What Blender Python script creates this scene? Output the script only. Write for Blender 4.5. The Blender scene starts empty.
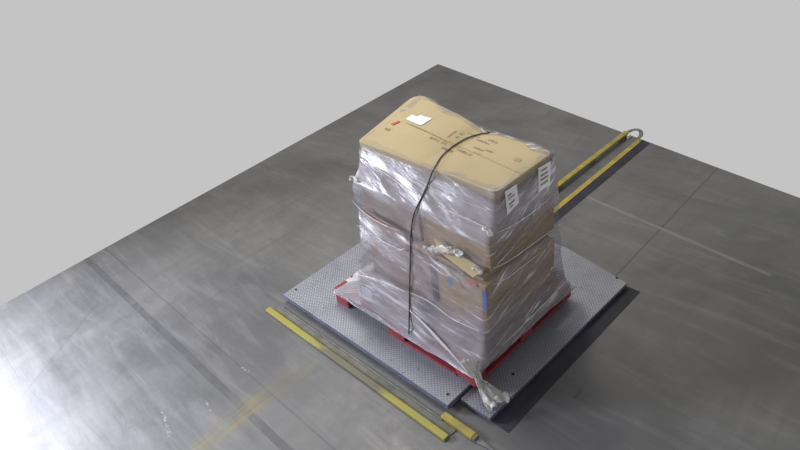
import bpy, bmesh, math, random
from mathutils import Vector, Matrix, noise
random.seed(7)
scn = bpy.context.scene
COL = scn.collection

# ------------------------------------------------------------------ camera
CAM = Vector((1.6843556, -1.7992610, 2.8777635))
ROT = Matrix(((0.70466886, -0.32169665, 0.63241842),
              (0.69904329, 0.46748520, -0.54110633),
              (-0.12157416, 0.82338864, 0.55430215)))
FPX = 619.2535829
cd = bpy.data.cameras.new('camera'); cam = bpy.data.objects.new('camera', cd); COL.objects.link(cam)
cam.matrix_world = Matrix.Translation(CAM) @ ROT.to_4x4()
cd.sensor_width = 36.0; cd.lens = FPX / 800 * 36.0; cd.clip_end = 200
scn.camera = cam
scn.view_settings.view_transform = 'Standard'; scn.view_settings.look = 'None'
scn.view_settings.gamma = 1; scn.view_settings.exposure = 0
scn.view_settings.use_curve_mapping = False

# ------------------------------------------------------------------ world: plain pale grey surround
w = bpy.data.worlds.new('world'); scn.world = w; w.use_nodes = True
w.node_tree.nodes['Background'].inputs[0].default_value = (0.552, 0.552, 0.557, 1)
w.node_tree.nodes['Background'].inputs[1].default_value = 1.0

def area(name, loc, tgt, sx, sy, power, col):
    l = bpy.data.lights.new(name, 'AREA'); l.shape = 'RECTANGLE'; l.size = sx; l.size_y = sy
    l.energy = power; l.color = col
    o = bpy.data.objects.new(name, l); COL.objects.link(o); o.location = loc
    o.rotation_euler = (Vector(tgt) - Vector(loc)).to_track_quat('-Z', 'Y').to_euler()
    return o
area('daylight_door', (-4.4, -3.0, 2.05), (-1.4, -2.7, 0), 1.2, 1.2, 330, (0.82, 0.85, 1.0)).data.spread = math.radians(110)
area('overhead_fill', (-2.6, 1.4, 4.6), (-1.6, 1.2, 0), 2.4, 1.0, 180, (1.0, 0.95, 0.88))  # unseen overhead area light, added to brighten the stack and floor

# ------------------------------------------------------------------ helpers
def ray(px, py):
    return ROT @ Vector((px - 400, -(py - 225), -FPX))
def at(px, py, z):
    r = ray(px, py); return CAM + r * ((z - CAM.z) / r.z)

def link(name, me, mat=None, parent=None):
    o = bpy.data.objects.new(name, me); COL.objects.link(o)
    if mat: me.materials.append(mat)
    if parent: o.parent = parent
    return o
def obj(name, bm, mat, parent=None, smooth=False):
    me = bpy.data.meshes.new(name)
    bmesh.ops.recalc_face_normals(bm, faces=bm.faces)
    if smooth:
        for f in bm.faces: f.smooth = True
    bm.to_mesh(me); bm.free()
    return link(name, me, mat, parent)
def tag(o, label, cat, group=None):
    o['label'] = label; o['category'] = cat
    if group: o['group'] = group
    return o
def empty(name, loc=(0, 0, 0)):
    o = bpy.data.objects.new(name, None); COL.objects.link(o); o.location = loc
    o.empty_display_size = 0.1
    return o
def box(bm, x0, x1, y0, y1, z0, z1, bev=0.0, seg=2):
    t = bmesh.new()
    bmesh.ops.create_cube(t, size=1)
    for v in t.verts:
        v.co = Vector(((x0 + x1) / 2 + v.co.x * (x1 - x0), (y0 + y1) / 2 + v.co.y * (y1 - y0), (z0 + z1) / 2 + v.co.z * (z1 - z0)))
    if bev: bmesh.ops.bevel(t, geom=list(t.edges), offset=bev, segments=seg, affect='EDGES', profile=0.5)
    me = bpy.data.meshes.new('t'); t.to_mesh(me); t.free(); bm.from_mesh(me); bpy.data.meshes.remove(me)
    return bm
def prism(bm, pts, z0, z1, bev=0.0):
    t = bmesh.new()
    lo = [t.verts.new((p[0], p[1], z0)) for p in pts]; hi = [t.verts.new((p[0], p[1], z1)) for p in pts]
    t.faces.new(hi); t.faces.new(lo[::-1])
    n = len(pts)
    for i in range(n): t.faces.new((lo[i], lo[(i + 1) % n], hi[(i + 1) % n], hi[i]))
    if bev: bmesh.ops.bevel(t, geom=list(t.edges), offset=bev, segments=2, affect='EDGES', profile=0.5)
    me = bpy.data.meshes.new('t'); t.to_mesh(me); t.free(); bm.from_mesh(me); bpy.data.meshes.remove(me)
    return bm
def tube(bm, pts, r, n=8, flat=1.0, up=Vector((0, 0, 1))):
    """a band swept along points; r may be a list; flat squeezes it along `up`"""
    pts = [Vector(p) for p in pts]; rings = []
    for i, p in enumerate(pts):
        a = pts[max(0, i - 1)]; b = pts[min(len(pts) - 1, i + 1)]
        t = (b - a).normalized(); u = up - t * up.dot(t)
        if u.length < 1e-3: u = Vector((1, 0, 0)) - t * t.x
        u.normalize(); s = t.cross(u)
        rr = r[i] if isinstance(r, (list, tuple)) else r
        rings.append([bm.verts.new(p + (s * math.cos(k * 2 * math.pi / n) + u * flat * math.sin(k * 2 * math.pi / n)) * rr) for k in range(n)])
    for i in range(len(rings) - 1):
        for k in range(n):
            bm.faces.new((rings[i][k], rings[i][(k + 1) % n], rings[i + 1][(k + 1) % n], rings[i + 1][k]))
    bm.faces.new(rings[0][::-1]); bm.faces.new(rings[-1])
    return bm
def smooth_path(pts, k=6):
    pts = [Vector(p) for p in pts]; out = []
    for i in range(len(pts) - 1):
        p0 = pts[max(0, i - 1)]; p1 = pts[i]; p2 = pts[i + 1]; p3 = pts[min(len(pts) - 1, i + 2)]
        for j in range(k):
            t = j / k
            out.append(0.5 * ((2 * p1) + (p2 - p0) * t + (2 * p0 - 5 * p1 + 4 * p2 - p3) * t * t + (3 * p1 - p0 - 3 * p2 + p3) * t ** 3))
    out.append(pts[-1]); return out

# ---- node helpers
class NT:
    def __init__(s, name):
        s.m = bpy.data.materials.new(name); s.m.use_nodes = True
        s.t = s.m.node_tree; s.t.nodes.clear()
        s.out = s.t.nodes.new('ShaderNodeOutputMaterial')
    def n(s, typ, **kw):
        nd = s.t.nodes.new(typ)
        for k, v in kw.items(): setattr(nd, k, v)
        return nd
    def put(s, sock, v):
        if isinstance(v, bpy.types.NodeSocket): s.t.links.new(v, sock)
        elif v is not None: sock.default_value = v
    def math(s, op, a, b=None, c=None, clamp=False):
        nd = s.n('ShaderNodeMath', operation=op, use_clamp=clamp)
        s.put(nd.inputs[0], a)
        if b is not None: s.put(nd.inputs[1], b)
        if c is not None: s.put(nd.inputs[2], c)
        return nd.outputs[0]
    def coord(s):
        return s.n('ShaderNodeTexCoord').outputs['Object']
    def mapv(s, v, scale=(1, 1, 1), rot=(0, 0, 0), loc=(0, 0, 0)):
        nd = s.n('ShaderNodeMapping'); s.put(nd.inputs[0], v)
        nd.inputs[1].default_value = loc; nd.inputs[2].default_value = rot; nd.inputs[3].default_value = scale
        return nd.outputs[0]
    def noise(s, v, scale, detail=4, rough=0.55, dist=0.0):
        nd = s.n('ShaderNodeTexNoise'); s.put(nd.inputs['Vector'], v)
        nd.inputs['Scale'].default_value = scale; nd.inputs['Detail'].default_value = detail
        nd.inputs['Roughness'].default_value = rough; nd.inputs['Distortion'].default_value = dist
        return nd.outputs['Fac']
    def ramp(s, f, stops, interp='LINEAR'):
        nd = s.n('ShaderNodeValToRGB'); s.put(nd.inputs[0], f); cr = nd.color_ramp; cr.interpolation = interp
        while len(cr.elements) < len(stops): cr.elements.new(0.5)
        for e, (p, c) in zip(cr.elements, stops):
            e.position = p; e.color = (c, c, c, 1) if isinstance(c, (int, float)) else (*c, 1)
        return nd.outputs[0]
    def mix(s, f, a, b):
        nd = s.n('ShaderNodeMix', data_type='RGBA'); s.put(nd.inputs[0], f)
        for i, v in ((6, a), (7, b)):
            s.put(nd.inputs[i], v if isinstance(v, bpy.types.NodeSocket) else (*v, 1))
        return nd.outputs[2]
    def bump(s, h, strength=0.3, dist=0.01):
        nd = s.n('ShaderNodeBump'); nd.inputs['Strength'].default_value = strength
        nd.inputs['Distance'].default_value = dist; s.put(nd.inputs['Height'], h); return nd.outputs[0]
    def bsdf(s, col, rough=0.5, metal=0.0, normal=None, spec=0.5):
        b = s.n('ShaderNodeBsdfPrincipled')
        s.put(b.inputs['Base Color'], col if isinstance(col, bpy.types.NodeSocket) else (*col, 1))
        s.put(b.inputs['Roughness'], rough); s.put(b.inputs['Metallic'], metal)
        b.inputs['Specular IOR Level'].default_value = spec
        if normal: s.put(b.inputs['Normal'], normal)
        return b.outputs[0]
    def done(s, sh):
        s.t.links.new(sh, s.out.inputs[0]); return s.m
    def seg(s, xyz, a, b, width, soft):
        """1 inside a straight painted / worn line from a to b on the floor"""
        ax, ay = a; bx, by = b; L = math.hypot(bx - ax, by - ay); dx, dy = (bx - ax) / L, (by - ay) / L
        x, y = xyz
        px = s.math('SUBTRACT', x, ax); py = s.math('SUBTRACT', y, ay)
        al = s.math('ADD', s.math('MULTIPLY', px, dx), s.math('MULTIPLY', py, dy))
        ac = s.math('ABSOLUTE', s.math('SUBTRACT', s.math('MULTIPLY', px, dy), s.math('MULTIPLY', py, dx)))
        al2 = s.math('ABSOLUTE', s.math('SUBTRACT', al, L / 2))
        m1 = s.math('DIVIDE', s.math('SUBTRACT', width / 2 + soft, ac), soft, clamp=True)
        m2 = s.math('DIVIDE', s.math('SUBTRACT', L / 2 + soft, al2), soft, clamp=True)
        return s.math('MULTIPLY', m1, m2)

def simple(name, c1, c2=None, rough=0.6, scale=20, metal=0.0, bump=0.15, spec=0.4):
    t = NT(name); v = t.coord(); nz = t.noise(v, scale, 5)
    col = t.mix(t.ramp(nz, [(0.35, 0.0), (0.65, 1.0)]), c1, c2 or tuple(x * 0.8 for x in c1))
    return t.done(t.bsdf(col, rough, metal, t.bump(nz, bump, 0.004), spec))

# ------------------------------------------------------------------ materials
def floor_mat():
    t = NT('polished_concrete'); v = t.coord()
    sp = t.n('ShaderNodeSeparateXYZ'); t.put(sp.inputs[0], v); xy = (sp.outputs[0], sp.outputs[1])
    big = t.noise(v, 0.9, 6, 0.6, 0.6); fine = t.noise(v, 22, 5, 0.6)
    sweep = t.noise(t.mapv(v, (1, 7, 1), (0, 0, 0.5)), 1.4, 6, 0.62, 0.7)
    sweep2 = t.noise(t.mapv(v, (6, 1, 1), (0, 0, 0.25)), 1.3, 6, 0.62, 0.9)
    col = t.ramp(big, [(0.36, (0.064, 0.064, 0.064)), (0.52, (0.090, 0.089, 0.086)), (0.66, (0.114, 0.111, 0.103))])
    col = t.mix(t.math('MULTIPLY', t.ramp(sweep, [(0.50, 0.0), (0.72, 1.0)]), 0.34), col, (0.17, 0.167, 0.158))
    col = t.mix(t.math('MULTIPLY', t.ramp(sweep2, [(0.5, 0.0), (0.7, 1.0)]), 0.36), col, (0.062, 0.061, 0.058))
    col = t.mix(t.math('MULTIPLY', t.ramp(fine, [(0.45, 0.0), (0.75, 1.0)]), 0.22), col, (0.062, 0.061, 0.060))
    def line(a, b, wd, sf, c, k, nzs=None):
        nonlocal col
        m = t.math('MULTIPLY', t.seg(xy, a, b, wd, sf), k)
        if nzs: m = t.math('MULTIPLY', m, nzs)
        col = t.mix(m, col, c)
    wear = t.ramp(t.noise(t.mapv(v, (3, 3, 1)), 3.0, 5, 0.7), [(0.35, 0.5), (0.55, 1.0)])
    pa = at(200, 450, 0); pb = at(305, 366, 0); ang = math.atan2(pb.y - pa.y, pb.x - pa.x)
    rv = t.mapv(t.mapv(v, (1, 1, 1), (0, 0, -ang)), (2.2, 26, 1))
    rub = t.ramp(t.noise(rv, 1.5, 6, 0.75, 0.3), [(0.40, 0.05), (0.62, 1.0)])
    line((-4.2, -0.93), (0.9, -0.965), 0.046, 0.006, (0.040, 0.039, 0.042), 0.80, wear)      # old dark tape line
    line((-4.2, -0.755), (1.5, -0.790), 0.002, 0.008, (0.045, 0.044, 0.044), 0.75, wear)      # saw-cut joint
    line((0.125, 1.40), (0.085, 3.3), 0.002, 0.009, (0.035, 0.035, 0.035), 0.75)              # saw-cut joint
    p = [at(200, 450, 0), at(255, 402, 0), at(305, 366, 0)]
    line(p[0].xy, p[1].xy, 0.06, 0.08, (0.14, 0.115, 0.03), 0.8, rub)                         # worn yellow paint
    line(p[1].xy, p[2].xy, 0.05, 0.10, (0.13, 0.112, 0.045), 0.4, rub)
    speck = t.ramp(t.noise(v, 45, 3, 0.7), [(0.5, 0.0), (0.62, 1.0)])
    for (a, b, wd, c, k) in [((585, 196), (770, 275), 0.02, (0.22, 0.21, 0.20), 0.40), ((163, 412), (170, 435), 0.006, (0.5, 0.5, 0.5), 0.45),
                             ((205, 400), (216, 420), 0.002, (0.4, 0.4, 0.4), 0.3), ((120, 415), (135, 432), 0.002, (0.4, 0.4, 0.4), 0.3),
                             ((100, 300), (15, 405), 0.004, (0.05, 0.05, 0.05), 0.5), ((140, 345), (112, 385), 0.004, (0.05, 0.05, 0.05), 0.4),
                             ((575, 398), (581, 389), 0.008, (0.03, 0.03, 0.03), 0.8), ((242, 368), (250, 373), 0.004, (0.4, 0.4, 0.4), 0.5)]:
        line(at(*a, 0).xy, at(*b, 0).xy, wd, 0.012, c, k, wear if wd > 0.01 or c[0] < 0.2 else speck)
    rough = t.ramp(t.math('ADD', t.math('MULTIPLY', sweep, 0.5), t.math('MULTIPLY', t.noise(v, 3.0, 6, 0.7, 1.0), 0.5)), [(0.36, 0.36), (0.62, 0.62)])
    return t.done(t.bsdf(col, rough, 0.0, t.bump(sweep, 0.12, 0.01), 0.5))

def plate_mat(name, base, lug):
    t = NT(name); v = t.mapv(t.coord(), (58, 58, 58), (0, 0, math.radians(45)))
    sp = t.n('ShaderNodeSeparateXYZ'); t.put(sp.inputs[0], v)
    u, w_ = sp.outputs[0], sp.outputs[1]
    fu = t.math('SUBTRACT', t.math('FRACT', u), 0.5); fv = t.math('SUBTRACT', t.math('FRACT', w_), 0.5)
    par = t.math('ABSOLUTE', t.math('MODULO', t.math('ADD', t.math('FLOOR', u), t.math('FLOOR', w_)), 2.0))
    def ell(a, b):
        return t.math('ADD', t.math('POWER', t.math('DIVIDE', a, 0.52), 2.0), t.math('POWER', t.math('DIVIDE', b, 0.2), 2.0))
    e1 = ell(t.math('ABSOLUTE', fu), t.math('ABSOLUTE', fv)); e2 = ell(t.math('ABSOLUTE', fv), t.math('ABSOLUTE', fu))
    d = t.math('ADD', t.math('MULTIPLY', e1, par), t.math('MULTIPLY', e2, t.math('SUBTRACT', 1.0, par)))
    m = t.math('SUBTRACT', 1.0, t.math('SMOOTH_MIN', d, 1.0, 0.2), clamp=True)
    m = t.math('POWER', m, 0.6)
    o = t.coord(); nz = t.noise(o, 6, 5, 0.6); spots = t.noise(o, 38, 3, 0.5)
    col = t.mix(m, base, lug)
    col = t.mix(t.math('MULTIPLY', t.ramp(nz, [(0.4, 0.0), (0.7, 1.0)]), 0.3), col, tuple(x * 0.55 for x in base))
    col = t.mix(t.math('MULTIPLY', t.ramp(spots, [(0.66, 0.0), (0.72, 1.0)]), 0.5), col, (0.06, 0.06, 0.065))
    return t.done(t.bsdf(col, 0.38, 0.35, t.bump(m, 0.35, 0.003), 0.5))

def film_mat(name, dens, col1=(0.31, 0.295, 0.32), banded=True, ang=0.30):
    t = NT(name); v = t.coord()
    sp = t.n('ShaderNodeSeparateXYZ'); t.put(sp.inputs[0], v); X, Y, Z = sp.outputs
    # wraps climb towards the back of the long end and fall along the front
    zz = t.math('ADD', Z, t.math('MULTIPLY', t.math('SUBTRACT', X, Y), 0.20 if banded else 0.8))
    cb = t.n('ShaderNodeCombineXYZ'); t.put(cb.inputs[0], X); t.put(cb.inputs[1], Y); t.put(cb.inputs[2], zz); w0 = cb.outputs[0]
    zy = t.math('ADD', Z, t.math('ADD', t.math('MULTIPLY', X, 0.16), t.math('MULTIPLY', Y, -0.45)))
    cb = t.n('ShaderNodeCombineXYZ'); t.put(cb.inputs[0], X); t.put(cb.inputs[1], Y); t.put(cb.inputs[2], zy); w1 = cb.outputs[0]
    s1 = t.noise(t.mapv(w0, (1.3, 1.3, 11)), 1.0, 4, 0.6, 0.5)
    s2 = t.noise(t.mapv(w1, (2.2, 2.2, 30)), 1.0, 5, 0.65, 0.7)
    s3 = t.noise(t.mapv(v, (1, 1, 1.6)), 5.0, 4, 0.6, 0.5)
    a = t.math('ADD', t.math('MULTIPLY', t.ramp(s1, [(0.45, 0.0), (0.70, 1.0)]), 0.34),
               t.math('MULTIPLY', t.ramp(s2, [(0.52, 0.0), (0.68, 1.0)]), 0.34))
    a = t.math('ADD', a, t.math('MULTIPLY', t.ramp(s3, [(0.4, 0.0), (0.7, 1.0)]), 0.18))
    if banded:
        z = t.math('DIVIDE', Z, 1.1)   # more layers of film low down and around the top carton
        lay = t.ramp(z, [(0.0, 0.48), (0.22, 0.40), (0.34, 0.24), (0.52, 0.18), (0.60, 0.12), (0.72, 0.16), (0.77, 0.56), (0.90, 0.56), (0.93, 0.22), (0.96, 0.0)])
        a = t.math('ADD', a, lay)
    a = t.math('ADD', a, dens, clamp=True)
    st = t.math('MULTIPLY', t.ramp(s2, [(0.57, 0.0), (0.66, 1.0)]), t.ramp(s3, [(0.42, 0.0), (0.58, 1.0)]))
    st1 = t.ramp(s1, [(0.60, 0.0), (0.70, 1.0)])
    stm = t.math('MAXIMUM', st, t.math('MULTIPLY', st1, 0.7))
    a = t.math('ADD', a, t.math('MULTIPLY', stm, 0.25), clamp=True)
    colf = t.mix(stm, col1, (0.66, 0.65, 0.66))  # pale streaks: overlapped film edges plus its white highlights, painted into the colour
    h = t.math('ADD', s1, t.math('MULTIPLY', s2, 0.7))
    bs = t.bsdf(colf, 0.25, 0.0, t.bump(h, 0.38, 0.02), 0.45)
    tr = t.n('ShaderNodeBsdfTransparent'); tr.inputs[0].default_value = (0.97, 0.97, 0.98, 1)
    mx = t.n('ShaderNodeMixShader'); t.put(mx.inputs[0], a)
    t.t.links.new(tr.outputs[0], mx.inputs[1]); t.t.links.new(bs, mx.inputs[2])
    return t.done(mx.outputs[0])

def card_mat(name, c, dark=0.8):
    t = NT(name); v = t.coord()
    n1 = t.noise(v, 3.5, 4); n2 = t.noise(t.mapv(v, (2, 60, 60)), 3, 3)
    col = t.mix(t.ramp(n1, [(0.35, 0.0), (0.7, 1.0)]), c, tuple(x * dark for x in c))
    col = t.mix(t.math('MULTIPLY', n2, 0.18), col, tuple(x * 0.6 for x in c))
    return t.done(t.bsdf(col, 0.75, 0, t.bump(n2, 0.06, 0.002), 0.3))

M = dict(
    floor=floor_mat(),
    plate=plate_mat('tread_plate', (0.18, 0.186, 0.208), (0.33, 0.34, 0.378)),
    deck_side=simple('painted_steel_edge', (0.13, 0.135, 0.19), (0.09, 0.095, 0.13), 0.45, 14, 0.3),
    foot=simple('black_rubber', (0.015, 0.015, 0.017), rough=0.8),
    mat=simple('flat_dark_grey', (0.020, 0.020, 0.024), (0.032, 0.031, 0.042), 0.75, 5, 0, 0.1, 0.2),
    yellow=simple('worn_yellow_paint', (0.31, 0.245, 0.03), (0.19, 0.16, 0.035), 0.5, 12, 0.0, 0.2),
    yellow_paint=simple('yellow_floor_paint', (0.36, 0.265, 0.03), (0.22, 0.175, 0.045), 0.6, 9, 0.0, 0.1),
    steel=simple('dull_steel', (0.16, 0.16, 0.155), (0.10, 0.10, 0.10), 0.5, 18, 0.4),
    greenish=simple('grimy_steel_strip', (0.125, 0.125, 0.10), (0.07, 0.07, 0.05), 0.6, 10, 0.1),
    red=simple('red_painted_wood', (0.23, 0.024, 0.032), (0.13, 0.017, 0.022), 0.6, 16, 0.0, 0.25),
    card_top=card_mat('tan_cardboard', (0.40, 0.328, 0.188), 0.9),
    card=card_mat('brown_cardboard', (0.33, 0.225, 0.115), 0.8),
    card_pale=card_mat('pale_cardboard', (0.34, 0.275, 0.205), 0.8),
    card_grey=card_mat('faded_cardboard', (0.27, 0.205, 0.155), 0.8),
    ink=simple('grey_brown_print', (0.27, 0.205, 0.12), rough=0.8),
    tape=simple('brown_packing_tape', (0.36, 0.27, 0.15), rough=0.35),
    red_ink=simple('red_print', (0.42, 0.06, 0.04), rough=0.7),
    band=simple('faded_red_brown_print', (0.26, 0.12, 0.10), (0.20, 0.13, 0.10), 0.7, 8),
    blue=simple('blue_tape', (0.06, 0.11, 0.32), rough=0.5),
    purple=simple('purple_film_print', (0.32, 0.22, 0.42), rough=0.5),
    paper=simple('white_paper', (0.66, 0.66, 0.70), (0.60, 0.60, 0.64), 0.6, 8, 0, 0.02),
    cord=simple('black_cord', (0.028, 0.030, 0.040), rough=0.5, scale=60),
    hole=simple('dark_bolt', (0.012, 0.012, 0.014), rough=0.6),
    film=film_mat('stretch_film', 0.0),
    film_dense=film_mat('gathered_stretch_film', 0.30, (0.62, 0.61, 0.60), False),
    film_tail=film_mat('crumpled_stretch_film', 0.40, (0.50, 0.49, 0.45), False, 1.2),
)

# ------------------------------------------------------------------ floor
c0 = at(438, 64, 0); cl = at(0, 306, 0); cr = at(800, 198, 0)
l2 = c0 + (cl - c0) * 1.55; r2 = c0 + (cr - c0) * 1.45
far = [c0.xy, l2.xy, (l2.x + 2.2, l2.y - 0.4), (3.4, -3.6), (r2.x + 0.6, r2.y - 0.9), r2.xy]
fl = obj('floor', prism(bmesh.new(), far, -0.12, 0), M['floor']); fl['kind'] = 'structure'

# ------------------------------------------------------------------ thin dark strip beside the lower deck, and the far yellow lines
tag(obj('dark_deck_strip', prism(bmesh.new(), [(0.0, -0.085), (0.329, -0.09), (0.333, 1.375), (0.0, 1.375)], 0.0, 0.003), M['mat']),
    'dark grey flat strip showing along the right side of the lower scale deck', 'mat')
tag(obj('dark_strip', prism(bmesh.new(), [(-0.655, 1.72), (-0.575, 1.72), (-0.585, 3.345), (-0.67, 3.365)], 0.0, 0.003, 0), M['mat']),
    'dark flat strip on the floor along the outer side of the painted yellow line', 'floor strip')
tag(obj('floor_line', prism(bmesh.new(), [(-0.70, 1.72), (-0.656, 1.72), (-0.671, 3.365), (-0.715, 3.38)], 0.0, 0.0035, 0), M['yellow_paint']),
    'yellow line on the floor behind the pallet, between the raised rail and the dark strip', 'floor line')

# raised far rail
e = at(627, 131, 0.055); s = at(552, 191, 0.055)
rr = empty('guide_rail', (e.x, e.y, 0)); tag(rr, 'raised yellow rail running from behind the wrapped stack to the far floor edge', 'guide rail', 'yellow guide rails')
bm = bmesh.new(); L = e.y - 1.45
box(bm, -0.024, 0.024, -L, 0.0, 0.035, 0.055, 0.004)
obj('rail', bm, M['yellow'], rr)
for k in range(4):
    obj('foot', box(bmesh.new(), -0.02, 0.02, -0.12 - k * 0.55, -0.05 - k * 0.55, 0.0, 0.036, 0.003), M['steel'], rr)
bk = tube(bmesh.new(), smooth_path([(-0.01, 0.0, 0.03), (0.02, 0.05, 0.045), (0.07, 0.06, 0.062), (0.12, 0.035, 0.065), (0.15, -0.02, 0.055), (0.145, -0.05, 0.04)], 5), 0.019, 8, 0.45)
obj('end_hook', bk, M['steel'], rr, True)
obj('end_plate', box(bmesh.new(), 0.03, 0.045, -0.06, -0.01, 0.0, 0.04, 0.003), M['paper'], rr)

# near rail: flat grimy strip with a yellow angle along it
def near_rail():
    a = at(268, 308, 0.02); b = at(447, 437, 0.02)
    r = empty('guide_rail', (a.x, a.y, 0)); r.rotation_euler.z = math.atan2(b.y - a.y, b.x - a.x); L = (b - a).length
    tag(r, 'long yellow rail with a worn middle on the floor along the front of the scale', 'guide rail', 'yellow guide rails')
    obj('base_plate', box(bmesh.new(), 0.03, L, 0.018, 0.075, 0.0, 0.006, 0.002), M['greenish'], r)
    obj('edge_lip', box(bmesh.new(), 0.05, L - 0.1, 0.070, 0.078, 0.005, 0.014, 0.001), M['steel'], r)
    t = NT('scraped_yellow_paint'); v = t.coord(); sp = t.n('ShaderNodeSeparateXYZ'); t.put(sp.inputs[0], v)
    nz = t.noise(t.mapv(v, (3, 20, 20)), 3, 5, 0.7)
    mid = t.ramp(t.math('DIVIDE', sp.outputs[0], L), [(0.26, 0.05), (0.40, 0.85), (0.66, 0.9), (0.76, 0.1)])
    m = t.ramp(t.math('ADD', mid, t.math('SUBTRACT', nz, 0.5)), [(0.35, 0.0), (0.75, 1.0)])
    col = t.mix(m, t.mix(nz, (0.27, 0.235, 0.022), (0.15, 0.138, 0.025)), (0.085, 0.08, 0.045))
    ym = t.done(t.bsdf(col, 0.5, 0, t.bump(nz, 0.2, 0.004)))
    obj('rail', box(bmesh.new(), 0, L, -0.024, 0.018, 0.0, 0.022, 0.004), ym, r)
near_rail()
a = at(443, 414, 0.025)
r = empty('guide_rail', (a.x, a.y, 0)); tag(r, 'short yellow rail piece with a steel end below the near scale corner', 'guide rail', 'yellow guide rails')
obj('rail', box(bmesh.new(), 0, 0.225, -0.022, 0.022, 0.0, 0.028, 0.004), M['yellow'], r)
obj('end_cap', box(bmesh.new(), 0.225, 0.245, -0.02, 0.02, 0.0, 0.026, 0.003), M['greenish'], r)
obj('ramp_tip', prism(bmesh.new(), [(0.245, -0.018), (0.36, -0.004), (0.36, 0.004), (0.245, 0.018)], 0.0, 0.010, 0.001), M['steel'], r)

# ------------------------------------------------------------------ scale decks
def deck(name, pts, z0, z1, label, feet, bolts, edge=0.020):
    cx = sum(p[0] for p in pts) / len(pts); cy = sum(p[1] for p in pts) / len(pts)
    d = empty(name, (cx, cy, 0.003 if min(p[0] for p in pts) > -1 else 0)); zb = d.location.z
    tag(d, label, 'floor scale', 'steel scale decks')
    q = [(p[0] - cx, p[1] - cy) for p in pts]
    obj('side_frame', prism(bmesh.new(), q, z0 - zb, z1 - 0.006 - zb, 0.003), M['deck_side'], d)
    obj('tread_plate', prism(bmesh.new(), q, z1 - 0.006 - zb, z1 - zb, 0.0025), M['plate'], d)
    for fx, fy in feet:
        bm = bmesh.new(); bmesh.ops.create_cone(bm, cap_ends=True, segments=20, radius1=0.035, radius2=0.03, depth=z0 - zb)
        for v in bm.verts: v.co += Vector((fx - cx, fy - cy, (z0 - zb) / 2))
        obj('foot', bm, M['foot'], d)
    for fx, fy in bolts:
        bm = bmesh.new(); bmesh.ops.create_cone(bm, cap_ends=True, segments=16, radius1=0.010, radius2=0.009, depth=0.003)
        for v in bm.verts: v.co += Vector((fx - cx, fy - cy, z1 - zb + 0.001))
        obj('bolt', bm, M['hole'], d)
    return d
D1 = 0.07; D2 = 0.045
b1 = [at(287, 290, D1), at(443, 395, D1)]
deck('floor_scale', [(-1.60, -0.19), (-0.008, -0.195), (-0.008, 1.02), (-1.62, 1.02)], 0.028, D1,
     'raised grey tread plate scale deck carrying the red pallet', [(-1.5, -0.1), (-0.1, -0.1), (-1.5, 0.9), (-0.1, 0.9)],
     [(-1.565, -0.10), (-0.06, -0.135)])
b2 = at(617, 278, D2); b3 = at(513, 374, D2)
deck('floor_scale', [(0.0, -0.10), (0.215, -0.10), (0.243, 1.36), (-0.296, 1.47), (-0.75, 1.47), (-0.75, 1.03), (0.0, 1.03)], 0.014, D2,
     'lower grey tread plate scale deck with the loose film tail lying on its corner',
     [(0.15, -0.04), (0.18, 1.3), (-0.65, 1.4), (0.17, 0.6)], [(b2.x, b2.y), (b3.x, b3.y)])

# ------------------------------------------------------------------ pallet
PX0, PX1, PY0, PY1, PZ = -1.215, 0.035, 0.0, 1.0, D1
pal = empty('wooden_pallet', (0, 0, PZ)); tag(pal, 'red painted pallet under the wrapped cartons on the scale', 'pallet')
bx = [(PX0, PX0 + 0.13), (-0.68, -0.54), (PX1 - 0.15, PX1)]
by = [(PY0, PY0 + 0.10), (0.44, 0.56), (PY1 - 0.10, PY1)]
for x0, x1 in bx:
    for y0, y1 in by:
        obj('block', box(bmesh.new(), x0, x1, y0, y1, 0.018, 0.090, 0.004), M['red'], pal)
for x0, x1 in bx:
    obj('bottom_board', box(bmesh.new(), (x1 - 0.055) if x1 == PX1 else x0, x1, PY0, PY1, 0.0, 0.018, 0.003), M['red'], pal)
obj('bottom_board', box(bmesh.new(), bx[1][1], bx[2][0], PY0, PY0 + 0.05, 0.0, 0.018, 0.003), M['red'], pal)
for x0, x1 in bx:
    obj('stringer_board', box(bmesh.new(), x0, x1, PY0, PY1, 0.090, 0.106, 0.003), M['red'], pal)
n = 7; wd = 0.105
for k in range(n):
    y = PY0 + (PY1 - PY0 - wd) * k / (n - 1)
    obj('deck_board', box(bmesh.new(), PX0, PX1, y, y + wd, 0.106, 0.124, 0.003), M['red'], pal)
ZP = PZ + 0.125

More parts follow.
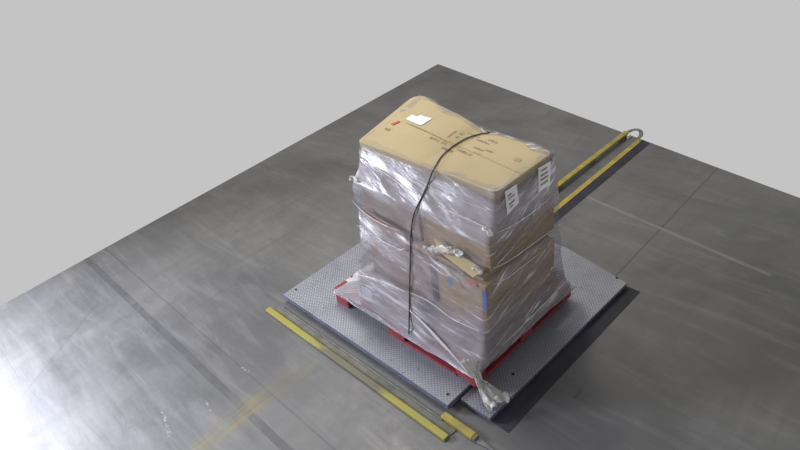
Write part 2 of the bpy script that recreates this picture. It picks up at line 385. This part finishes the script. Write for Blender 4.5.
# ------------------------------------------------------------------ film profile (corner positions by height)
# z : (left corner, front corner, right corner); the back corner closes the parallelogram
PROF = [
    (1.252, (-1.030, 0.300), (0.030, 0.268), (0.034, 0.788)),
    (1.215, (-1.030, 0.290), (0.036, 0.262), (0.036, 0.786)),
    (1.150, (-1.010, 0.255), (0.045, 0.238), (0.046, 0.778)),
    (1.100, (-0.985, 0.209), (0.055, 0.214), (0.060, 0.765)),
    (1.050, (-0.992, 0.160), (0.056, 0.182), (0.078, 0.752)),
    (1.010, (-0.990, 0.150), (0.062, 0.160), (0.095, 0.735)),
    (0.900, (-0.973, 0.146), (0.058, 0.158), (0.106, 0.717)),
    (0.835, (-0.940, 0.118), (0.040, 0.152), (0.120, 0.708)),
    (0.790, (-0.920, 0.092), (0.032, 0.130), (0.130, 0.704)),
    (0.700, (-0.862, 0.030), (0.076, 0.088), (0.144, 0.700)),
    (0.570, (-0.870, 0.000), (0.088, 0.070), (0.140, 0.730)),
    (0.450, (-0.876, -0.020), (0.095, 0.052), (0.133, 0.767)),
    (0.330, (-0.885, -0.040), (0.096, 0.030), (0.130, 0.835)),
    (0.240, (-0.900, -0.030), (0.085, 0.006), (0.110, 0.930)),
    (0.212, (-1.060, -0.015), (0.072, -0.008), (0.090, 0.990)),
    (0.200, (-1.205, -0.008), (0.068, -0.010), (0.085, 0.995)),
    (0.165, (-1.222, -0.012), (0.056, -0.016), (0.062, 1.018)),
]
def prof(z):
    if z >= PROF[0][0]: return [Vector(p) for p in PROF[0][1:]]
    for a, b in zip(PROF, PROF[1:]):
        if z >= b[0]:
            t = (a[0] - z) / (a[0] - b[0])
            return [Vector(p) * (1 - t) + Vector(q) * t for p, q in zip(a[1:], b[1:])]
    return [Vector(p) for p in PROF[-1][1:]]
LBX = 0.10
def corners(z):
    l, f, r_ = prof(z); k = min(1, max(0, (z - 0.95) / 0.15))
    return l, f, r_, l + r_ - f + Vector((-0.07 * k, 0.03 + LBX * k))
def on_side(px, py, side='front', out=0.012):
    """where the line of sight meets the wrapped side"""
    best = None
    for i in range(0, 1101):
        z = 1.25 - i * 0.001
        p = at(px, py, z); l, f, r_, b = corners(z)
        A, B = (l, f) if side == 'front' else (f, r_)
        d = B - A; nrm = Vector((d.y, -d.x)).normalized()
        dist = (p.xy - A).dot(nrm)
        if best is None or abs(dist) < best[0]: best = (abs(dist), p, nrm)
    return best[1] + Vector((best[2].x, best[2].y, 0)) * out
def ring(z, n_side, rad, grow=0.0):
    l, f, r_, b = corners(z); C4 = [f, r_, b, l]; pts = []
    ctr = (l + f + r_ + b) / 4
    for i in range(4):
        p, q = C4[i], C4[(i + 1) % 4]; o = C4[i - 1]
        # rounded corner
        d0 = (o - p).normalized(); d1 = (q - p).normalized()
        for k in range(7):
            t = k / 6; a = p + d0 * rad * (1 - t) ** 2 + d1 * rad * t ** 2
            pts.append(a)
        e0 = p + d1 * rad; e1 = q - d1 * rad
        for k in range(1, n_side[i % 2]): pts.append(e0 + (e1 - e0) * k / n_side[i % 2])
    kb = min(1, max(0, (z - 1.0) / 0.06)) if z > 1.0 else 0
    if kb:
        for p in pts:
            if p.y > ctr.y + 0.12: p.y += (min(p.y, yback(p.x) + 0.008) - p.y) * kb
    if grow: pts = [p + (p - ctr).normalized() * grow for p in pts]
    return pts, ctr

# ------------------------------------------------------------------ cartons
SHEAR = 0.09
def carton(x0, x1, y0, y1, z0, z1, mat, label, tape_dir='x', grp='cartons stacked on the pallet'):
    cx, cy = (x0 + x1) / 2, (y0 + y1) / 2
    c = empty('carton', (cx, cy, z0)); tag(c, label, 'carton', grp)
    hx, hy, h = (x1 - x0) / 2, (y1 - y0) / 2, z1 - z0
    body = box(bmesh.new(), -hx, hx, -hy, hy, 0, h - 0.005, 0.006)
    obj('body', body, mat, c)
    g = 0.0015
    if tape_dir == 'x':
        obj('flap', box(bmesh.new(), -hx, hx, -hy, -g, h - 0.005, h, 0.0018, 1), mat, c)
        obj('flap', box(bmesh.new(), -hx, hx, g, hy, h - 0.005, h, 0.0018, 1), mat, c)
        tp = box(bmesh.new(), -hx - 0.001, hx + 0.001, -0.022, 0.022, h - 0.07, h + 0.0006)
    else:
        obj('flap', box(bmesh.new(), -hx, -g, -hy, hy, h - 0.005, h, 0.0018, 1), mat, c)
        obj('flap', box(bmesh.new(), g, hx, -hy, hy, h - 0.005, h, 0.0018, 1), mat, c)
        tp = box(bmesh.new(), -0.022, 0.022, -hy - 0.001, hy + 0.001, h - 0.07, h + 0.0006)
    obj('tape', tp, M['tape'], c)
    if SHEAR:      # loads squashed slightly out of square
        for ch in c.children:
            for v in ch.data.vertices: v.co.x += SHEAR * (0.35 if z0 < 0.3 else 1.0) * (v.co.y + hy) * (0.3 + 0.7 * (cx + hx + 0.9) / 1.0)
    return c
c11 = carton(-0.855, -0.40, 0.03, 0.75, ZP, 0.47, M['card_pale'], 'bottom carton at the left end of the stack, standing on the red pallet', 'y')
carton(-0.38, 0.058, 0.085, 0.75, ZP, 0.47, M['card_grey'], 'bottom carton under the near corner of the stack, above the film tail', 'y')
carton(-0.84, -0.32, 0.09, 0.675, 0.472, 0.765, M['card_grey'], 'carton left of the cord in the second layer from the bottom', 'y')
c22 = carton(-0.30, 0.058, 0.115, 0.68, 0.472, 0.765, M['card'], 'open carton in the second layer with a raised flap, red and blue marks', 'y')
c31 = carton(-0.945, -0.46, 0.18, 0.69, 0.80, 1.03, M['card_grey'], 'carton at the left end of the layer below the top carton', 'x')
c32 = carton(-0.44, 0.045, 0.18, 0.695, 0.80, 1.03, M['card'], 'brown carton at the near end of the layer below the top carton', 'x')
tag(obj('cardboard_sheet', box(bmesh.new(), -0.90, 0.03, 0.135, 0.69, 0.768, 0.798, 0.004), M['card']),
    'thin flat cardboard tray between the second and third carton layers', 'cardboard')

# the long top carton
TX0, TX1, TY0, TY1, TZ0, TZ1 = -1.042, 0.018, 0.285, 0.742, 1.032, 1.245
top = empty('carton', ((TX0 + TX1) / 2, (TY0 + TY1) / 2, TZ0)); tag(top, 'long tan carton with a printed top lying across the top of the stack', 'carton', 'cartons stacked on the pallet')
h = TZ1 - TZ0
TL = top.location
def interp(P, x):
    if x <= P[0][0]: return P[0][1]
    for a, b in zip(P, P[1:]):
        if x <= b[0]: return a[1] + (b[1] - a[1]) * (x - a[0]) / (b[0] - a[0])
    return P[-1][1]
def lidlift(u, v):      # lid bulges at the far left corner and is pulled down under the cord
    return 0.065 * max(0, 1 - u / 0.55) * v ** 1.5 + 0.010 * math.sin(math.pi * min(1, u * 2)) * math.sin(math.pi * v) - 0.012 * math.exp(-((u - 0.53) / 0.06) ** 2) * (0.4 + 0.6 * v)
back_pix = [(412, 95, .05), (420, 96, .1), (430, 99.5, .15), (440, 106, .2), (462, 117, .4), (484, 131, .53), (510, 138.5, .7), (530, 144, .85), (548, 150.5, 1)]
YB = []
for px, py, uu in back_pix:
    p = at(px, py, TZ1 + lidlift(uu, 1)); YB.append((p.x, p.y))
YB.sort()
def yfront(x): return 0.300 - 0.018 * (x - TX0) / (TX1 - TX0)
def yback(x): return interp(YB, x)
def uv(x, y):
    u = min(1, max(0, (x - TX0) / (TX1 - TX0))); a = yfront(x); b = yback(x)
    return u, min(1, max(0, (y - a) / (b - a)))
def topz(x, y):
    u, v = uv(x, y); return TZ0 + h + lidlift(u, v)
RAD = {0: 0.035, 1: 0.05, 2: 0.085, 3: 0.035}
def outline(grow=0.0):
    """lid outline, counter-clockwise from the near corner, with rounded corners"""
    x0, x1 = TX0 - grow, TX1 + grow; pts = []
    def cor(cx, cy, r, a0): return [(cx + r * math.cos(math.radians(a0 + 11.25 * k)), cy + r * math.sin(math.radians(a0 + 11.25 * k))) for k in range(9)]
    r = RAD[0]; pts += cor(x1 - r, yfront(x1) - grow + r, r, -90)
    r = RAD[1]; pts += cor(x1 - r, yback(x1 - r) + grow - r, r, 0)
    for k in range(1, 16):
        x = x1 - RAD[1] + (x0 + RAD[2] - x1 + RAD[1]) * k / 16; pts.append((x, yback(x) + grow))
    r = RAD[2]; pts += cor(x0 + r, yback(x0 + r) + grow - r, r, 90)
    r = RAD[3]; pts += cor(x0 + r, yfront(x0) - grow + r, r, 180)
    for k in range(1, 12): 
        x = x0 + RAD[3] + (x1 - RAD[0] - x0 - RAD[3]) * k / 12; pts.append((x, yfront(x) - grow))
    return [(x - 0.12 * (y - 0.3) * max(0, min(1, (-0.25 - x) / 0.75)), y) for x, y in pts]
loc = lambda P: [(x - TL.x, y - TL.y) for x, y in P]
obj('body', prism(bmesh.new(), loc(outline()), 0, h - 0.045, 0.003), M['card_pale'], top)
lid = bmesh.new(); O_ = outline(0.005); cxy = Vector((sum(p[0] for p in O_) / len(O_), sum(p[1] for p in O_) / len(O_)))
loops = []
for f_, dz in ((1.0, None), (1.0, -0.004), (0.992, 0.0), (0.97, 0), (0.94, 0), (0.9, 0), (0.85, 0), (0.8, 0), (0.74, 0), (0.67, 0), (0.6, 0), (0.5, 0), (0.4, 0), (0.3, 0), (0.2, 0), (0.1, 0)):
    row = []
    for x, y in O_:
        q = cxy + (Vector((x, y)) - cxy) * f_
        z = h - 0.046 if dz is None else topz(q.x, q.y) - TZ0 + dz
        row.append(lid.verts.new((q.x - TL.x, q.y - TL.y, z)))
    loops.append(row)
for a, b in zip(loops, loops[1:]):
    n = len(a)
    for k in range(n): lid.faces.new((a[k], a[(k + 1) % n], b[(k + 1) % n], b[k]))
lid.faces.new(loops[-1]); lid.faces.new(loops[0][::-1])
obj('lid', lid, M['card_top'], top)
def on_top(px, py, up=0.0015):
    p = at(px, py, TZ1 + 0.003)
    for _ in range(3): p = at(px, py, topz(p.x, p.y) + up)
    return p
def flat_patch(name, pix, mat, parent, up=0.0015, th=0.0008):
    bm = bmesh.new(); P = [on_top(x, y, up) for x, y in pix]
    o3 = parent.location
    lo = [bm.verts.new(p - o3 - Vector((0, 0, th))) for p in P]; hi = [bm.verts.new(p - o3) for p in P]
    bm.faces.new(hi); bm.faces.new(lo[::-1]); n = len(P)
    for i in range(n): bm.faces.new((lo[i], lo[(i + 1) % n], hi[(i + 1) % n], hi[i]))
    return obj(name, bm, mat, parent)
flat_patch('paper_label', [(405.5, 119), (412, 114.5), (417, 116.5), (420.5, 115), (432, 118.5), (421, 125.5)], M['paper'], top, 0.004)
flat_patch('red_mark', [(391, 123.5), (399, 120.5), (400, 121.6), (393, 125)], M['red_ink'], top, 0.006)
flat_patch('corner_stamp', [(386, 127.5), (390.5, 129), (388.8, 130.2), (384.5, 128.7)], M['ink'], top, 0.006)
flat_patch('faded_stamp', [(516, 157), (522, 159.5), (519, 162), (513, 159.5)], M['tape'], top, 0.002)
# seam and fine print along the middle, then rows of blurred lettering-like print
ink = bmesh.new()
def glyphs(bm, p0, p1, hgt_dir, hgt, n, dens=0.75, gap=()):
    """a row of small letter-like strokes from pixel p0 to p1 on the lid"""
    A = on_top(*p0, 0.002); B = on_top(*p1, 0.002); d = (B - A); L = d.length; d.normalize()
    up = Vector((-d.y, d.x, 0)) * hgt_dir
    w0 = L / n
    for k in range(n):
        if k in gap or random.random() > dens + 0.12: continue
        s0 = A + d * (k * w0)
        kind = random.choice('HEILOTN')
        st = {'H': [(0, 0, .2, 1), (.6, 0, .2, 1), (.2, .4, .4, .2)], 'E': [(0, 0, .2, 1), (.2, 0, .5, .18), (.2, .41, .4, .18), (.2, .82, .5, .18)],
              'I': [(.25, 0, .22, 1)], 'L': [(0, 0, .2, 1), (.2, 0, .5, .2)], 'O': [(0, 0, .2, 1), (.55, 0, .2, 1), (.2, 0, .35, .18), (.2, .82, .35, .18)],
              'T': [(.27, 0, .2, 1), (0, .82, .75, .18)], 'N': [(0, 0, .2, 1), (.55, 0, .2, 1), (.2, .3, .35, .35)]}[kind]
        for (x, y, ww, hh) in st:
            c = [s0 + d * (x * w0) + up * (y * hgt), s0 + d * ((x + ww) * w0) + up * (y * hgt), s0 + d * ((x + ww) * w0) + up * ((y + hh) * hgt), s0 + d * (x * w0) + up * ((y + hh) * hgt)]
            vs = []
            for q in c:
                q = Vector((q.x, q.y, topz(q.x, q.y) + 0.0016)); vs.append(bm.verts.new(q - TL))
            bm.faces.new(vs)
glyphs(ink, (409, 124.5), (446, 142), 1, 0.010, 34, 0.9)
glyphs(ink, (446, 142), (481, 155), 1, 0.007, 26, 0.5)
glyphs(ink, (429, 138), (446, 145.5), 1, 0.020, 10)
glyphs(ink, (441, 148), (452, 152.5), 1, 0.022, 6)
glyphs(ink, (454, 149.5), (470, 156), 1, 0.022, 8)
glyphs(ink, (447, 136.5), (456, 130), -1, 0.014, 5)
glyphs(ink, (453, 138.5), (463, 130.5), -1, 0.020, 5)
glyphs(ink, (468, 133), (479, 138), 1, 0.014, 6)
glyphs(ink, (476, 140), (489, 145), 1, 0.014, 6)
glyphs(ink, (470, 146.5), (483, 151.5), 1, 0.014, 6)
glyphs(ink, (484, 150), (492, 153), 1, 0.016, 4)
glyphs(ink, (488, 140), (496, 143.5), 1, 0.018, 4)
prt = obj('print', ink, M['ink'], top)
prt['kind'] = 'stuff'
obj('lid_seam', tube(bmesh.new(), [on_top(404 + k * 4.4, 121.8 + k * 1.96, 0.0006) - TL for k in range(28)], 0.0016, 6), M['ink'], top)

# ------------------------------------------------------------------ marks, labels and flap on the cartons' sides
def side_patch(name, pix, mat, parent, side, out, th=0.002):
    bm = bmesh.new(); P = [on_side(x, y, side, out) for x, y in pix]; o3 = parent.location
    nr = (P[1] - P[0]).cross(P[2] - P[0]).normalized()
    if nr.dot(CAM - P[0]) < 0: nr = -nr
    hi = [bm.verts.new(p - o3) for p in P]; lo = [bm.verts.new(p - o3 - nr * th) for p in P]
    bm.faces.new(hi); bm.faces.new(lo[::-1]); n = len(P)
    for i in range(n): bm.faces.new((lo[i], lo[(i + 1) % n], hi[(i + 1) % n], hi[i]))
    return obj(name, bm, mat, parent)
def label(pix, parent, rows, name='shipping_label'):
    o = side_patch(name, pix, M['paper'], parent, 'right', 0.010)
    P = [on_side(x, y, 'right', 0.0115) - parent.location for x, y in pix]   # tl, tr, br, bl
    bm = bmesh.new()
    for (u0, u1, v0, v1) in rows:
        q = []
        for u, v in ((u0, v0), (u1, v0), (u1, v1), (u0, v1)):
            q.append(bm.verts.new((P[0] * (1 - u) + P[1] * u) * (1 - v) + (P[3] * (1 - u) + P[2] * u) * v))
        bm.faces.new(q)
    obj('print', bm, M['ink'], o)
label([(503.5, 191.5), (515, 184), (517.5, 202), (506, 214.5)], top, [(.15, .5, .2, .28), (.15, .75, .36, .42), (.2, .7, .6, .68), (.2, .5, .76, .82)])
label([(537, 168), (549, 161), (548.5, 184), (537, 192)], top, [(.2, .7, .12, .2), (.15, .8, .32, .40), (.15, .8, .50, .58), (.15, .8, .70, .78)])
o2 = c22
side_patch('blue_mark', [(448, 276.5), (452, 277.5), (452.5, 286.5), (448.5, 286)], M['blue'], o2, 'front', 0.002)
side_patch('red_mark', [(466, 279.5), (477, 281.5), (476.5, 286), (470, 286)], M['red_ink'], o2, 'front', 0.002)
side_patch('blue_tape', [(483.6, 290), (487.5, 290), (488, 309), (484.6, 309)], M['blue'], o2, 'front', 0.012)
side_patch('pale_label', [(361, 286), (371, 291), (372, 304), (362, 299)], M['paper'], c11, 'front', -0.004)
side_patch('printed_band', [(362, 208), (404, 232), (404, 241), (362, 216)], M['band'], c31, 'front', 0.001)
side_patch('purple_print', [(529, 206), (540, 200), (540, 208), (529, 214)], M['purple'], c32, 'right', 0.001)
# raised flap
def flap():
    P = [on_side(434, 238, 'front', 0.0), on_side(484, 271, 'front', 0.0), on_side(477, 275, 'front', 0.03), on_side(441, 248, 'front', 0.03)]
    bm = bmesh.new(); up = Vector((0, 0, 0.006))
    t = [bm.verts.new(p - o2.location + up) for p in P]; b_ = [bm.verts.new(p - o2.location) for p in P]
    bm.faces.new(t); bm.faces.new(b_[::-1])
    for i in range(4): bm.faces.new((b_[i], b_[(i + 1) % 4], t[(i + 1) % 4], t[i]))
    obj('raised_flap', bm, M['card_top'], o2)
flap()

# ------------------------------------------------------------------ stretch film
wrap = empty('stretch_wrap', (0, 0, ZP)); tag(wrap, 'clear wrinkled stretch film wound around the whole stack of cartons', 'stretch film')
WO = Vector((0, 0, ZP))
def fnoise(p):
    # pleats running around the load, climbing a little
    q1 = Vector((p.x * 1.6 + p.y * 1.6, p.y * 1.2 - p.x * 0.7, p.z * 8 + (p.x - p.y) * 2.0))
    q2 = Vector((p.x * 3.0, p.y * 3.0, p.z * 20 + (p.x - p.y) * 8.0))
    q3 = Vector((p.x * 5, p.y * 5, p.z * 5))
    r1 = 1 - abs(noise.noise(q1)) * 2.2; r2_ = 1 - abs(noise.noise(q2 + Vector((7, 3, 1)))) * 2.2
    return 0.006 * max(0, r1) ** 2 + 0.003 * max(0, r2_) ** 2 + 0.007 * noise.noise(q3)
NZ = 170; side_n = (70, 90)
bm = bmesh.new(); rows = []
zt, zb_ = 1.252, 0.172
for i in range(NZ + 1):
    z = zt - (zt - zb_) * i / NZ
    pts, ctr = ring(z, side_n, 0.035)
    row = []
    for k, p in enumerate(pts):
        nxt = pts[(k + 1) % len(pts)]; prv = pts[k - 1]; d = nxt - prv; nrm = Vector((d.y, -d.x))
        if nrm.length < 1e-9: nrm = p - ctr
        nrm.normalize()
        if nrm.dot(p - ctr) < 0: nrm = -nrm
        zz = z
        if i > NZ * 0.9:   # ragged lower edge
            zz = z + (i / NZ - 0.9) * 10 * 0.022 * noise.noise(Vector((p.x * 4, p.y * 4, 3.3)))
        dsp = fnoise(Vector((p.x, p.y, z))) * (0.3 if i < 6 else 1.0) + 0.004
        if z < 0.26: zz += min(1, (0.26 - z) / 0.06) * 0.016 * max(0, nrm.x if nrm.y > -0.5 else 0)
        q = p + nrm * dsp
        row.append(bm.verts.new((q.x, q.y, zz - ZP)))
    rows.append(row)
# film folded in over the lid edge
pts, ctr = ring(zt, side_n, 0.035)
over = []
fr = [p - ctr for p in pts]
for step in (0.012, 0.025, 0.038, 0.05):
    row = []
    for k, p in enumerate(pts):
        nxt = pts[(k + 1) % len(pts)]; prv = pts[k - 1]; d = nxt - prv; nrm = Vector((d.y, -d.x)).normalized()
        if nrm.dot(p - ctr) < 0: nrm = -nrm
        wv = step * (0.75 + 1.3 * noise.noise(Vector((p.x * 6, p.y * 6, 9.1))))
        q = p - nrm * min(max(wv, step * 0.3), 0.034 + step * 0.5)
        row.append(bm.verts.new((q.x, q.y, topz(q.x, q.y) + 0.004 + 0.003 * noise.noise(Vector((q.x * 25, q.y * 25, 0))) - ZP)))
    over.append(row)
allrows = over[::-1] + rows
for a, b in zip(allrows, allrows[1:]):
    n = len(a)
    for k in range(n): bm.faces.new((a[k], a[(k + 1) % n], b[(k + 1) % n], b[k]))
obj('film_sheet', bm, M['film'], wrap, True)

# gathered ropes of film lying on the sheet
def rope(pix, side, w_, seed, mat='film_dense', name='film_pleat', out=0.014):
    pts = smooth_path([on_side(x, y, side, out) for x, y in pix], 7)
    n = len(pts); rad = [w_ * (0.25 + 0.75 * math.sin(math.pi * min(1, max(0, (i + 0.5) / n)))) * (0.8 + 0.5 * noise.noise(Vector((i * 0.5, seed, 0)))) for i in range(n)]
    nrm = Vector((0, -1, 0)) if side == 'front' else Vector((1, 0, 0))
    return obj(name, tube(bmesh.new(), [p - WO for p in pts], rad, 10, 0.35, nrm), M[mat], wrap, True)
rope([(411, 309), (425, 322), (440, 338), (455, 354), (470, 372)], 'front', 0.020, 1, name='gathered_film')
rope([(354, 200), (366, 212), (384, 223), (402, 230)], 'front', 0.007, 2)
rope([(357, 273), (372, 277), (390, 283), (408, 291)], 'front', 0.013, 3)
rope([(358, 224), (372, 232), (390, 243), (408, 250)], 'front', 0.006, 4)
rope([(374, 164), (392, 176), (408, 188), (418, 193)], 'front', 0.005, 5)
rope([(440, 205), (460, 214), (478, 222), (493, 229)], 'front', 0.010, 6)
rope([(495, 232), (515, 222), (535, 208), (556, 190)], 'right', 0.008, 7)
rope([(490, 268), (510, 258), (535, 240), (560, 222)], 'right', 0.006, 8)
rope([(488, 285), (505, 277), (525, 262), (548, 245)], 'right', 0.005, 9)
rope([(500, 345), (520, 325), (545, 300), (568, 276)], 'right', 0.007, 10)
rope([(408, 290), (430, 300), (455, 318), (482, 330)], 'front', 0.008, 11)
rope([(400, 165), (425, 182), (455, 196), (492, 210)], 'front', 0.004, 12)
# crumpled bunch by the raised flap
def bunch(pix, rad, name, seed, side='front', mat='film_dense'):
    pts = smooth_path([on_side(x, y, side, 0.022) for x, y in pix], 6); bm = bmesh.new()
    n = len(pts); rr_ = [rad * (0.55 + 0.45 * math.sin(math.pi * (i + 0.5) / n)) for i in range(n)]
    tube(bm, [p - WO for p in pts], rr_, 18, 0.6, Vector((0, -1, 0)))
    for v in bm.verts:
        v.co += Vector((noise.noise(v.co * 40 + Vector((seed, 0, 0))), noise.noise(v.co * 40 + Vector((0, seed, 5))), noise.noise(v.co * 40 + Vector((9, 0, seed))))) * rad * 1.1
    return obj(name, bm, M[mat], wrap, True)
bunch([(428, 246), (436, 249), (446, 248), (456, 249), (465, 253)], 0.026, 'film_bunch', 2)
bunch([(474, 265), (480, 268), (484, 271)], 0.014, 'film_bunch', 5)
bunch([(352, 179), (356, 177), (361, 180)], 0.014, 'film_bunch', 8)
bunch([(486, 226), (490, 230), (494, 231)], 0.016, 'film_bunch', 11)
bunch([(396, 244), (401, 247), (408, 248)], 0.009, 'film_bunch', 13)

# loose tail hanging off the corner and spread on the lower deck
def tail():
    neck0 = at(470, 370, 0.24); neck1 = at(478, 384, 0.15)
    A = at(486, 413, D2 + 0.004); B = at(510, 399, D2 + 0.004)
    spine = [(at(466, 362, 0.29), 0.035), (at(471, 371, 0.235), 0.022), (at(477, 380, 0.17), 0.015), (at(481, 387, 0.12), 0.020)]
    bm = bmesh.new(); rings = []
    nn = 26
    stations = 22
    for i in range(stations):
        t = i / (stations - 1); row = []
        L_ = [at(460, 362, 0.29), at(475, 380, 0.165), at(479, 392, 0.10), at(484, 404, 0.065), at(489, 413, D2 + 0.006)]
        R_ = [at(478, 362, 0.29), at(483, 381, 0.165), at(492, 386, 0.11), at(503, 393, 0.075), at(514, 399, D2 + 0.010)]
        def ev(P, t):
            f = t * (len(P) - 1); k = min(int(f), len(P) - 2); return P[k].lerp(P[k + 1], f - k)
        l_ = ev(L_, t); r__ = ev(R_, t)
        amp = 0.010 + 0.012 * t
        for k in range(nn):
            u = k / (nn - 1); p = l_.lerp(r__, u)
            z = abs(math.sin(u * math.pi * 3.2 + 4 * noise.noise(Vector((t * 3, 0, 1))))) * amp + 0.010 * math.sin(math.pi * u)
            end = t > 0.9
            z += 0.016 * noise.noise(Vector((u * 7, t * 9, 4.2))) + 0.012 * noise.noise(Vector((u * 15, t * 20, 1.2)))
            p = p + Vector((noise.noise(Vector((u * 6, t * 8, 7))), noise.noise(Vector((u * 6, t * 8, 17))), 0)) * 0.014 * t + Vector((0, 0, z))
            if i == stations - 1: p += (at(498, 414, D2) - at(492, 400, D2)) * (0.35 * noise.noise(Vector((u * 6, 2, 0))))
            p.z = max(p.z, D2 + 0.004)
            row.append(bm.verts.new(p - WO))
        rings.append(row)
    for a, b in zip(rings, rings[1:]):
        for k in range(nn - 1): bm.faces.new((a[k], a[k + 1], b[k + 1], b[k]))
    o = obj('film_tail', bm, M['film_tail'], wrap, True)
    m = o.modifiers.new('thick', 'SOLIDIFY'); m.thickness = 0.003; m.offset = 0
tail()

# ------------------------------------------------------------------ black cord around the load
path = []
for x, y in [(487, 133), (480, 134), (466, 138.5), (452, 147), (442, 156), (437, 163.5)]:
    path.append(on_top(x, y, 0.007))
for x, y in [(434, 171), (430, 182), (423, 197), (416, 212), (413, 228), (412, 245), (411.5, 270), (411, 300), (410.5, 325), (410.5, 333)]:
    path.append(on_side(x, y, 'front', 0.014))
e0 = path[-1]
down = [Vector((e0.x, e0.y, 0.19)), Vector((e0.x, 0.06, 0.183)), Vector((e0.x, 0.5, 0.183)), Vector((path[0].x, 1.0, 0.183))]
b0 = path[0]
def yb_film(z, x):
    l, f, r_, b = corners(z); t_ = (x - r_.x) / (b.x - r_.x); return r_.y + (b.y - r_.y) * t_
back = [Vector((b0.x, 1.03, 0.20))] + [Vector((b0.x, yb_film(z, b0.x) + 0.022, z)) for z in (0.27, 0.35, 0.5, 0.7, 0.9)] + [Vector((b0.x, yback(b0.x) + 0.016, z)) for z in (1.06, 1.12, 1.19, 1.232)]
sp = smooth_path(back[::1] + path, 5)
tag(obj('cord', tube(bmesh.new(), sp, 0.0042, 8), M['cord'], None, True),
    'thin black cord looped over the top carton and down the front of the stack', 'cord')
